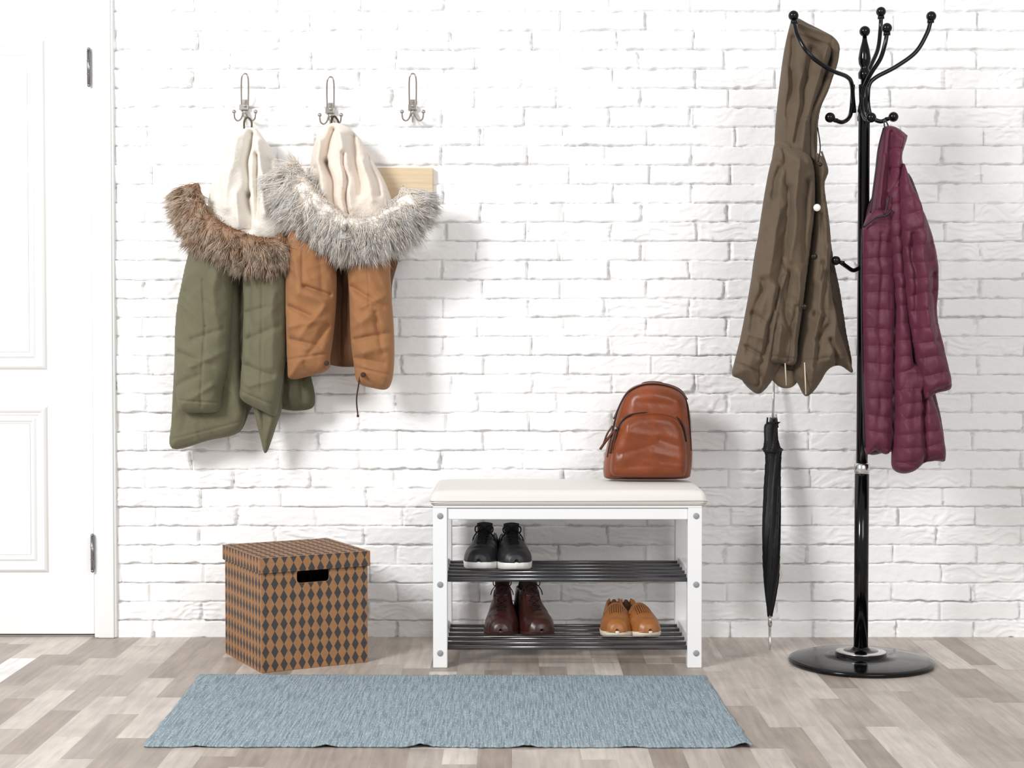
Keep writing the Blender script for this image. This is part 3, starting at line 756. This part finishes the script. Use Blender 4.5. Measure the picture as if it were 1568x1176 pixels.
panel('sleeve_right',[(374,405),(405,410),(438,402),(440,470),(439,530),(434,580),(426,625),(420,637),(398,628),(370,612),(368,590),(371,540),(373,470)],-.148,.055,34,M_gr,pk,
      strokes=[(405,430,404,600,1.6,-.004),(371,598,428,622,1.6,-.004),(385,440,386,560,7,-.010),(422,450,420,560,7,.008),(375,560,420,575,5,-.009),(385,590,425,580,5,.006),(380,520,430,500,5,-.007),(375,480,415,470,4,-.006)],
      namp=.0055,nf=(14,5),seed=6,y1=-.16)
panel('hood_lining',[(378,196),(392,197),(404,212),(418,232),(432,262),(444,300),(448,350),(430,378),(380,380),(335,366),(318,330),(324,285),(336,250),(350,222),(364,204)],-.090,.075,44,M_sh,pk,
      strokes=[(385,205,382,300,4,-.036),(382,300,386,352,6,-.036),(368,215,352,320,8,.020),(352,235,340,300,4,-.016),(402,220,412,330,7,.022),(395,240,398,340,3.5,-.026),(418,250,428,330,5,-.014),(370,300,372,350,6,.016)],
      namp=.004,nf=(14,3),fluff=.0010,seed=7,fine=.3)
path=[U(292,285,-.15),U(300,322,-.17),U(322,352,-.185),U(356,370,-.195),U(396,382,-.195),U(424,380,-.185),U(438,366,-.17)]
f,mbx=fur('fur_trim',path,[.028,.040,.046,.046,.044,.040,.032],26000,.054,[(150,112,84),(178,134,100),(240,228,212),(220,188,158),(96,68,52)],M_fur,pk,seed=3,out=tuple(U(385,260,-.15)),droop=.2,darkfrac=.12)
mbx.build('fur_core',M_fub,pk)
mb=MB(); mb.tube(cat([U(374,200,-.08),U(374,186,-.066),U(379,180,-.060),U(385,186,-.066),U(385,200,-.08)],6),.003,8); mb.build('hang_loop',M_grd,pk)
po=empty('hooded_parka.001')
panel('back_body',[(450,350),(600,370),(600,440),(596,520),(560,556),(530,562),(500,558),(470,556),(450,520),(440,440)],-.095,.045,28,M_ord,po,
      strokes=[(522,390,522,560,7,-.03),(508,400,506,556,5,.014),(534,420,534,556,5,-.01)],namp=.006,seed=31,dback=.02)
panel('sleeve_left',[(444,345),(462,350),(484,362),(508,380),(515,410),(515,460),(511,510),(506,545),(502,566),(470,577),(444,580),(440,560),(438,500),(437,440),(438,385)],-.160,.060,38,M_or,po,
      strokes=[(441,551,505,541,1.8,-.006),(466,360,468,440,1.6,-.005),(470,440,505,452,3,-.012),(462,450,500,462,7,.009),(445,470,480,486,4,-.012),(450,500,500,490,6,.009),(448,520,490,530,4,-.012),(500,470,460,520,5,.008),(505,500,475,540,4,-.011),(455,400,460,460,8,.008),(495,400,498,450,7,-.008),(470,555,480,576,3,-.005)],
      namp=.006,nf=(15,9),seed=33,y1=-.17)
panel('sleeve_right',[(534,395),(560,390),(594,385),(598,420),(600,460),(603,500),(604,545),(601,580),(592,596),(570,594),(548,586),(542,560),(537,520),(535,460)],-.158,.056,36,M_or,po,
      strokes=[(544,562,602,574,1.8,-.006),(565,400,568,470,1.6,-.005),(540,440,590,470,4,-.011),(560,470,600,450,6,.008),(540,500,580,480,6,.008),(545,520,595,510,4,-.012),(560,540,600,530,6,.009),(548,548,590,556,4,-.010),(575,480,590,540,4,-.010),(560,575,575,590,3,-.004)],
      namp=.006,nf=(15,9),seed=36,y1=-.168)
panel('hood_lining',[(506,189),(520,189),(540,200),(556,220),(572,248),(590,280),(602,320),(590,350),(540,365),(500,350),(480,320),(474,280),(478,235),(486,208),(495,194)],-.095,.080,44,M_sh2,po,
      strokes=[(512,200,504,250,4,-.028),(504,250,516,320,4,-.032),(524,210,540,322,8,.022),(540,210,556,300,4,-.024),(532,240,536,330,3,-.022),(492,220,498,300,7,.020),(560,250,574,310,6,.014),(486,260,492,310,4,-.014),(566,240,584,300,3,-.014)],
      namp=.004,nf=(14,3),fluff=.0010,seed=37,fine=.3)
path=[U(440,258,-.15),U(452,285,-.17),U(478,318,-.195),U(515,346,-.21),U(556,356,-.21),U(598,340,-.20),U(624,316,-.18),U(628,290,-.15)]
f,mbx=fur('fur_trim',path,[.046,.056,.054,.052,.052,.052,.046,.034],32000,.062,[(252,246,238),(254,250,245),(255,254,252),(250,240,226),(130,112,98)],M_fur,po,seed=9,out=tuple(U(535,230,-.15)),droop=.1,darkfrac=.05)
mbx.build('fur_core',M_fub2,po)
mb=MB(); mb.tube(cat([U(508,200,-.085),U(508,184,-.066),U(512,178,-.062),U(518,186,-.07),U(518,198,-.085)],6),.003,8)
mb.tube(cat([U(552,570,-.205),U(549,590,-.20),U(546,612,-.19),U(548,637,-.185)],8),.0022,8)
mb.ball(U(548,637,-.185),.004)
for p in ((500,556),(556,574)): mb.ball(U(p[0],p[1],-.222),.008,sc=(1,.4,1))
mb.build('cords_and_snaps',M_cord,po)
# ================================================================= BROWN HOODED JACKET
hj=empty('hooded_jacket'); y_=RY-.015
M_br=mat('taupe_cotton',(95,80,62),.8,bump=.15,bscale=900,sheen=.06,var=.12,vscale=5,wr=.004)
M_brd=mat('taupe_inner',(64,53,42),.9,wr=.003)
M_zip=mat('button_metal',(235,232,225),.35,.3)
M_dk=mat('dark_snap',(40,36,32),.3,.6)
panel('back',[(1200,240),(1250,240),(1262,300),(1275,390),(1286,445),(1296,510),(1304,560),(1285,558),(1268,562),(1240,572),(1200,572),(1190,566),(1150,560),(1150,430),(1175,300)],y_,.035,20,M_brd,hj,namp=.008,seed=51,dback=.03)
panel('left_side',[(1189,215),(1215,225),(1226,300),(1224,400),(1220,500),(1205,548),(1196,560),(1184,580),(1170,598),(1160,603),(1148,596),(1136,582),(1128,560),(1137,505),(1148,440),(1160,370),(1172,290),(1180,255)],y_-.02,.070,40,M_br,hj,
      strokes=[(1180,480,1164,590,5,.014),(1196,480,1180,570,4,-.016),(1205,270,1196,420,5,.012),(1150,560,1166,592,3,-.008)],
      namp=.006,nf=(15,4),skew=.25,seed=52)
panel('sleeve',[(1190,226),(1203,238),(1210,290),(1206,350),(1198,410),(1186,468),(1176,520),(1167,562),(1160,590),(1144,586),(1132,580),(1121,574),(1124,556),(1133,520),(1142,474),(1150,430),(1160,366),(1171,294),(1180,250)],y_-.062,.052,32,M_br,hj,
      strokes=[(1122,554,1166,572,1.8,-.007),(1190,260,1160,430,5,-.014),(1180,310,1156,450,6,.010),(1165,430,1140,540,5,-.014),(1182,440,1160,550,5,.012),(1150,480,1178,500,4,-.009),(1146,512,1170,522,4,.008),(1190,330,1172,420,4,.008),(1140,530,1164,545,3,-.007),(1186,248,1204,262,3,-.006)],
      namp=.006,nf=(15,5),skew=.2,seed=58)
panel('front_panel',[(1196,230),(1240,240),(1248,300),(1240,380),(1230,460),(1222,520),(1218,557),(1194,556),(1172,552),(1176,500),(1188,430),(1194,350),(1196,290)],y_-.07,.042,26,M_br,hj,
      strokes=[(1192,400,1176,484,2,-.012),(1196,396,1202,420,2.5,.008),(1202,420,1184,490,3,.007),(1218,250,1206,400,5,.014),(1232,280,1226,400,4,-.016),(1206,420,1200,545,5,-.016),(1222,420,1212,545,4,.012),(1202,290,1200,380,4,-.014),(1190,500,1186,552,4,.010),(1214,470,1206,552,3,-.010),(1174,544,1218,549,1.5,-.004)],
      namp=.006,nf=(17,4),skew=.1,seed=53)
panel('right_front',[(1242,238),(1258,240),(1268,262),(1262,285),(1268,330),(1272,375),(1270,420),(1278,480),(1290,520),(1300,550),(1305,571),(1286,560),(1268,566),(1254,588),(1242,603),(1232,606),(1223,590),(1215,570),(1222,520),(1232,450),(1242,370),(1248,300)],y_-.035,.065,32,M_br,hj,
      strokes=[(1258,300,1244,470,1.6,-.006),(1262,420,1240,560,4,-.018),(1278,470,1262,550,5,.014),(1284,500,1296,560,4,-.014),(1250,480,1235,580,5,.014),(1262,380,1256,470,5,.010),(1226,552,1300,542,1.8,-.004),(1266,520,1280,560,3,-.014),(1244,520,1262,500,3,-.008),(1256,330,1252,430,3,-.008)],
      namp=.006,nf=(16,5),skew=-.1,seed=54)
panel('lining',[(1180,540),(1230,540),(1226,575),(1214,592),(1198,594),(1186,586),(1178,572)],y_-.01,.02,16,mat('lining_beige',(128,112,92),.85),hj,namp=.004,seed=91)
panel('hood',[(1212,30),(1220,28),(1236,36),(1256,46),(1276,58),(1285,72),(1283,92),(1276,116),(1268,140),(1257,165),(1252,195),(1250,240),(1240,262),(1215,262),(1190,250),(1186,225),(1188,180),(1194,125),(1201,75)],y_-.01,.065,42,M_br,hj,
      strokes=[(1216,44,1268,60,4,.014),(1222,60,1272,78,3,-.010),(1270,84,1240,190,4,-.028),(1240,190,1244,245,3,-.018),(1256,80,1230,190,5,.016),(1215,60,1200,180,5,-.018),(1236,80,1212,220,4,-.016),(1262,120,1250,190,2,-.01),(1225,190,1218,250,5,.014),(1202,110,1194,220,5,.014),(1220,120,1206,230,4,.010)],
      namp=.005,nf=(16,4),skew=.2,seed=55)
panel('hood_rim',[(1278,60),(1285,74),(1283,96),(1274,122),(1262,150),(1250,176),(1247,215),(1249,245),(1240,240),(1238,205),(1240,176),(1252,148),(1264,118),(1273,92),(1270,64)],y_-.055,.014,5,M_br,hj,namp=.002,seed=57,strokes=[(1279,70,1277,100,1.5,-.003),(1277,100,1245,175,1.5,-.003),(1245,175,1244,240,1.5,-.003)])
mb=MB()
def disc(px,py,d,r,m): mb.lathe([(r,0),(r,.002),(r*.8,.0035),(r*.2,.004)],U(px,py,d),24,m,axis=Matrix.Rotation(math.pi/2,3,'X'))
yb_=y_-.114
disc(1251,318,yb_,.0105,0); disc(1247,393,yb_,.0085,1); disc(1232,470,yb_,.0085,1); disc(1256,252,yb_,.006,1)
mb.tube(cat([U(1252,195,yb_+.03),U(1256,225,yb_+.01),U(1253,248,yb_)],6),.0018,8,m=1)
mb.tube([U(1202,552,yb_+.03),U(1204,590,yb_+.04)],.0018,8,m=2); mb.tube([U(1232,555,yb_+.02),U(1234,604,yb_+.02)],.0018,8,m=2)
mb.tube(cat([U(1258,232,y_-.05),U(1266,258,y_-.06),U(1263,272,y_-.06)],6),.003,8,m=3)
mb.build('buttons_and_cords',[M_zip,M_dk,mat('cream_cord',(210,200,180),.8),M_br],hj)
# ================================================================= BURGUNDY PUFFER
pj=empty('puffer_jacket'); yp=RY-.01
M_pu=mat('burgundy_nylon',(96,38,59),.58,bump=.2,bscale=120,bdist=.002,var=.18,vscale=9,sheen=.05,wr=.003,spec=.35)
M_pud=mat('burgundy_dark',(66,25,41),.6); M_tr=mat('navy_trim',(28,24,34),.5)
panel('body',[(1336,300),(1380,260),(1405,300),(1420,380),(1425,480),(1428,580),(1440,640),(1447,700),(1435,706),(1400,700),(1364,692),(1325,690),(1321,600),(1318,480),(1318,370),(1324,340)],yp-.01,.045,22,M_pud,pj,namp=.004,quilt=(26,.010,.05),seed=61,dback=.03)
panel('front_left',[(1334,322),(1352,318),(1366,330),(1370,420),(1368,520),(1366,620),(1363,691),(1340,690),(1324,690),(1321,600),(1318,480),(1319,370),(1323,342)],yp-.05,.035,22,M_pu,pj,
      strokes=[(1345,360,1342,680,4,-.005)],namp=.003,quilt=(26.5,.008,-.06),seed=62)
panel('lower_sleeve',[(1372,560),(1410,560),(1425,600),(1440,650),(1447,700),(1430,706),(1415,709),(1398,722),(1380,725),(1366,716),(1365,690),(1367,640)],yp-.055,.045,24,M_pu,pj,
      strokes=[(1410,600,1414,706,3.5,-.024),(1368,706,1400,712,1.6,-.005),(1385,600,1382,700,8,.008)],namp=.004,quilt=(22,.008,.12),seed=63)
panel('sleeve',[(1382,250),(1394,280),(1410,318),(1425,355),(1435,400),(1436,440),(1434,480),(1444,530),(1455,578),(1454,596),(1434,602),(1412,612),(1406,580),(1398,540),(1388,480),(1380,420),(1376,350),(1374,290)],yp-.075,.052,30,M_pu,pj,
      strokes=[(1400,300,1412,460,6,.010),(1392,360,1400,520,4,-.014),(1424,420,1430,520,5,-.012),(1412,606,1454,586,1.8,-.005),(1410,470,1430,560,6,.008)],namp=.005,quilt=(25,.009,.18),seed=64)
panel('front_right',[(1356,300),(1374,270),(1380,300),(1384,400),(1392,500),(1400,580),(1404,640),(1390,660),(1368,650),(1366,560),(1364,440),(1358,350)],yp-.058,.036,18,M_pu,pj,
      strokes=[(1366,430,1366,640,3,-.024)],namp=.004,quilt=(26,.009,.16),seed=65)
panel('collar',[(1353,196),(1368,194),(1386,206),(1388,212),(1380,240),(1382,262),(1372,290),(1362,322),(1348,334),(1334,330),(1336,296),(1342,250),(1347,220)],yp-.035,.050,18,M_pu,pj,
      strokes=[(1362,205,1350,320,4,-.016),(1376,215,1362,300,5,.012),(1348,240,1340,320,3,.010),(1356,260,1378,262,2,-.006),(1352,300,1372,296,2,-.006),(1360,230,1380,234,2,-.006)],namp=.004,seed=66)
mb=MB()
mb.tube(cat([U(1353,196,yp-.06),U(1345,228,yp-.085),U(1341,262,yp-.09),U(1336,300,yp-.085),U(1333,326,yp-.08)],6),.0024,8)
mb.tube(cat([U(1322,348,yp-.085),U(1340,334,yp-.10),U(1356,330,yp-.10),U(1366,322,yp-.10)],6),.003,8)
mb.tube(cat([U(1354,330,yp-.10),U(1362,300,yp-.10)],6),.002,8)
mb.tube(cat([U(1319,350,yp-.06),U(1319,480,yp-.065),U(1321,600,yp-.065),U(1324,686,yp-.065)],6),.0022,8)
mb.tube(cat([U(1355,198,yp-.05),U(1354,190,yp-.03),U(1354,184,yp),U(1358,188,yp-.03),U(1362,198,yp-.05)],6),.002,8)
mb.build('zip_and_trim',M_tr,pj)
# ================================================================= UMBRELLA
um=empty('umbrella'); tip=G(1179,995)
ytop=-.075; ztop=U(0,648,ytop).z
def ay(z): return tip.y+(ytop-tip.y)*(z/ztop)
def uc(px,py):
    y=-.13
    for _ in range(3):
        p=U(px,py,y); y=ay(p.z)
    return U(px,py,y)
st=[(1186,646,9.5),(1181,652,11),(1181,672,12),(1182,684,14),(1183,690,16),(1184,700,14),(1183,740,13.5),(1182,800,15),(1181,840,15),(1181,880,12.5),(1180,915,8.5),(1179.5,935,5.5),(1179,944,4)]
S=cat([(a,b,c) for a,b,c in st],10)
V=[];Fc=[];n=64
for i,(a,b,c) in enumerate(S):
    p=uc(a,b); r=c*.00198; tw=i*.035
    for j in range(n):
        an=2*math.pi*j/n
        pl=((j/n*8+tw)%1.0); rr=r*(1-.22*pl*(1 if i>3 else .6)); rr*=1+.06*float(vn(an*2,b*.02,0,4))
        V.append((p.x+rr*math.cos(an),p.y+rr*math.sin(an)*.85,p.z))
for i in range(len(S)-1):
    for j in range(n): Fc.append((i*n+j,i*n+(j+1)%n,(i+1)*n+(j+1)%n,(i+1)*n+j))
Fc.append(tuple(range(n))[::-1]); Fc.append(tuple((len(S)-1)*n+j for j in range(n)))
mb=MB(); mb.add(V,Fc)
for k in range(7):
    an=2*math.pi*k/7; p=uc(1182,650); mb.tube([p+Vector((.018*math.cos(an),.015*math.sin(an),-.01)),p+Vector((.015*math.cos(an),.013*math.sin(an),.022))],[.003,.0015],8)
p=uc(1183,688); mb.tube([p+Vector((.028*math.cos(a),.026*math.sin(a),.006*math.sin(a))) for a in np.linspace(0,6.283,25)[:-1]],.005,8,closed=True,flat=.4)
mb.build('canopy',mat('black_nylon',(10,10,12),.5,bump=.1,bscale=200,spec=.3),um)
mb=MB(); mb.tube([uc(1179,942),uc(1179,958)],.0065,12); mb.tube([uc(1179,957),uc(1179,990),tip+Vector((0,0,.0))],[.005,.0035,.0022],12)
mb.tube([uc(1183,655),uc(1186,560)],.004,12)
h0=uc(1186,562); mb.tube(cat([h0,h0+Vector((0,0,.06)),h0+Vector((.01,0,.09)),h0+Vector((.035,0,.10)),h0+Vector((.058,0,.09)),h0+Vector((.062,0,.06))],6),.008,14)
mb.build('shaft_and_handle',M_chrome,um)
# ================================================================= BACKPACK
bp=empty('backpack'); yk=-.20
M_le=mat('cognac_leather',(136,64,26),.38,bump=.18,bscale=60,var=.35,vscale=14,bdist=.003,wr=.002)
M_led=mat('cognac_dark',(84,38,18),.4); M_zp=mat('zip_dark',(44,26,18),.4,.3)
panel('body',[(955,606),(966,594),(984,587),(1004,586),(1026,590),(1042,598),(1051,610),(1055,632),(1058,660),(1060,695),(1058,722),(1052,732),(1020,734),(960,734),(930,733),(924,724),(926,700),(932,672),(940,648),(947,624)],yk,.065,26,M_le,bp,
      strokes=[(1000,602,1035,612,9,.003),(955,640,948,690,5,-.004),(1048,640,1051,700,4,-.004),(975,614,1025,618,5,-.002)],namp=.0018,nf=(12,7),seed=71,dback=.06,step=1.3)
panel('front_pocket',[(946,662),(952,646),(964,637),(984,633),(1010,632),(1032,638),(1044,652),(1050,675),(1052,705),(1050,724),(1042,730),(1000,731),(950,730),(936,726),(934,712),(938,686)],yk-.055,.032,16,M_le,bp,
      strokes=[(965,662,1025,668,7,.0025),(950,694,1000,680,5,-.003),(1000,692,1042,702,7,.003),(945,716,1010,708,5,-.003),(985,706,1045,714,4,.0025),(958,650,954,710,6,.002),(1012,672,1044,684,4,-.0025)],namp=.002,nf=(10,7),seed=72,step=1.3)
mb=MB()
arc=[(939,690),(945,662),(951,646),(964,636),(984,632),(1010,631),(1033,637),(1046,652),(1051,676)]
mb.tube(cat([U(x,y,yk-.062) for x,y in arc],6),.0028,8,m=0)
arc=[(930,700),(938,660),(946,628),(957,606),(968,596),(986,589),(1005,588),(1026,592),(1041,600),(1050,612),(1055,636),(1058,690)]
mb.tube(cat([U(x,y,yk-.030) for x,y in arc],6),.0026,8,m=0)
arc=[(940,642),(949,622),(960,604),(972,595),(988,588),(1005,587),(1025,590),(1042,598),(1052,612)]
mb.tube(cat([U(x,y,yk+.005) for x,y in arc],6),.0035,8,m=1)
mb.tube(cat([U(982,594,yk+.03),U(985,588,yk+.03),U(1000,586,yk+.03),U(1014,588,yk+.03),U(1018,594,yk+.03)],6),.005,10,m=1,flat=.5)
mb.tube(cat([U(946,655,yk-.05),U(936,665,yk-.06),U(926,678,yk-.055),U(919,688,yk-.05)],6),.004,10,m=1)
mb.tube(cat([U(943,655,yk-.055),U(938,672,yk-.065),U(934,694,yk-.06)],6),[.003]*6+[.0045]*7,10,m=1)
mb.tube(cat([U(938,652,yk-.06),U(930,664,yk-.06),U(924,680,yk-.055)],6),.003,10,m=1)
mb.ball(U(943,656,yk-.058),.006,m=2)
for xx in (960,1030): mb.tube(cat([U(xx,612,yk+.055),U(xx-4,660,yk+.075),U(xx,724,yk+.055)],6),.012,12,m=1,flat=.35)
mb.build('zips_and_straps',[M_zp,M_led,M_steel],bp)
# ================================================================= CAMERA / LIGHT
cam=bpy.data.cameras.new('Camera'); co_=bpy.data.objects.new('Camera',cam); scn.collection.objects.link(co_)
co_.location=(0,CY,CH); co_.rotation_euler=(math.pi/2-A,0,0); cam.sensor_width=36; cam.lens=36*2400/1568; cam.clip_end=50
scn.camera=co_
w=bpy.data.worlds.new('World'); scn.world=w; w.use_nodes=True; w.node_tree.nodes['Background'].inputs[0].default_value=(1,.998,.995,1); w.node_tree.nodes['Background'].inputs[1].default_value=.55
def area(name,loc,tgt,sz,pw,col=(1,1,1)):
    l=bpy.data.lights.new(name,'AREA'); l.shape='RECTANGLE'; l.size=sz[0]; l.size_y=sz[1]; l.energy=pw; l.color=col
    o=bpy.data.objects.new(name,l); o.location=loc; o.rotation_euler=(Vector(tgt)-Vector(loc)).to_track_quat('-Z','Y').to_euler(); scn.collection.objects.link(o)
area('key_softbox',(-3.3,-4.2,3.3),(0.4,0,1.0),(1.3,1.3),238)
area('fill_softbox',(1.8,-4.6,2.6),(0.3,0,.8),(2.0,1.6),58)
scn.view_settings.view_transform='Standard'; scn.view_settings.look='None'; scn.view_settings.exposure=0
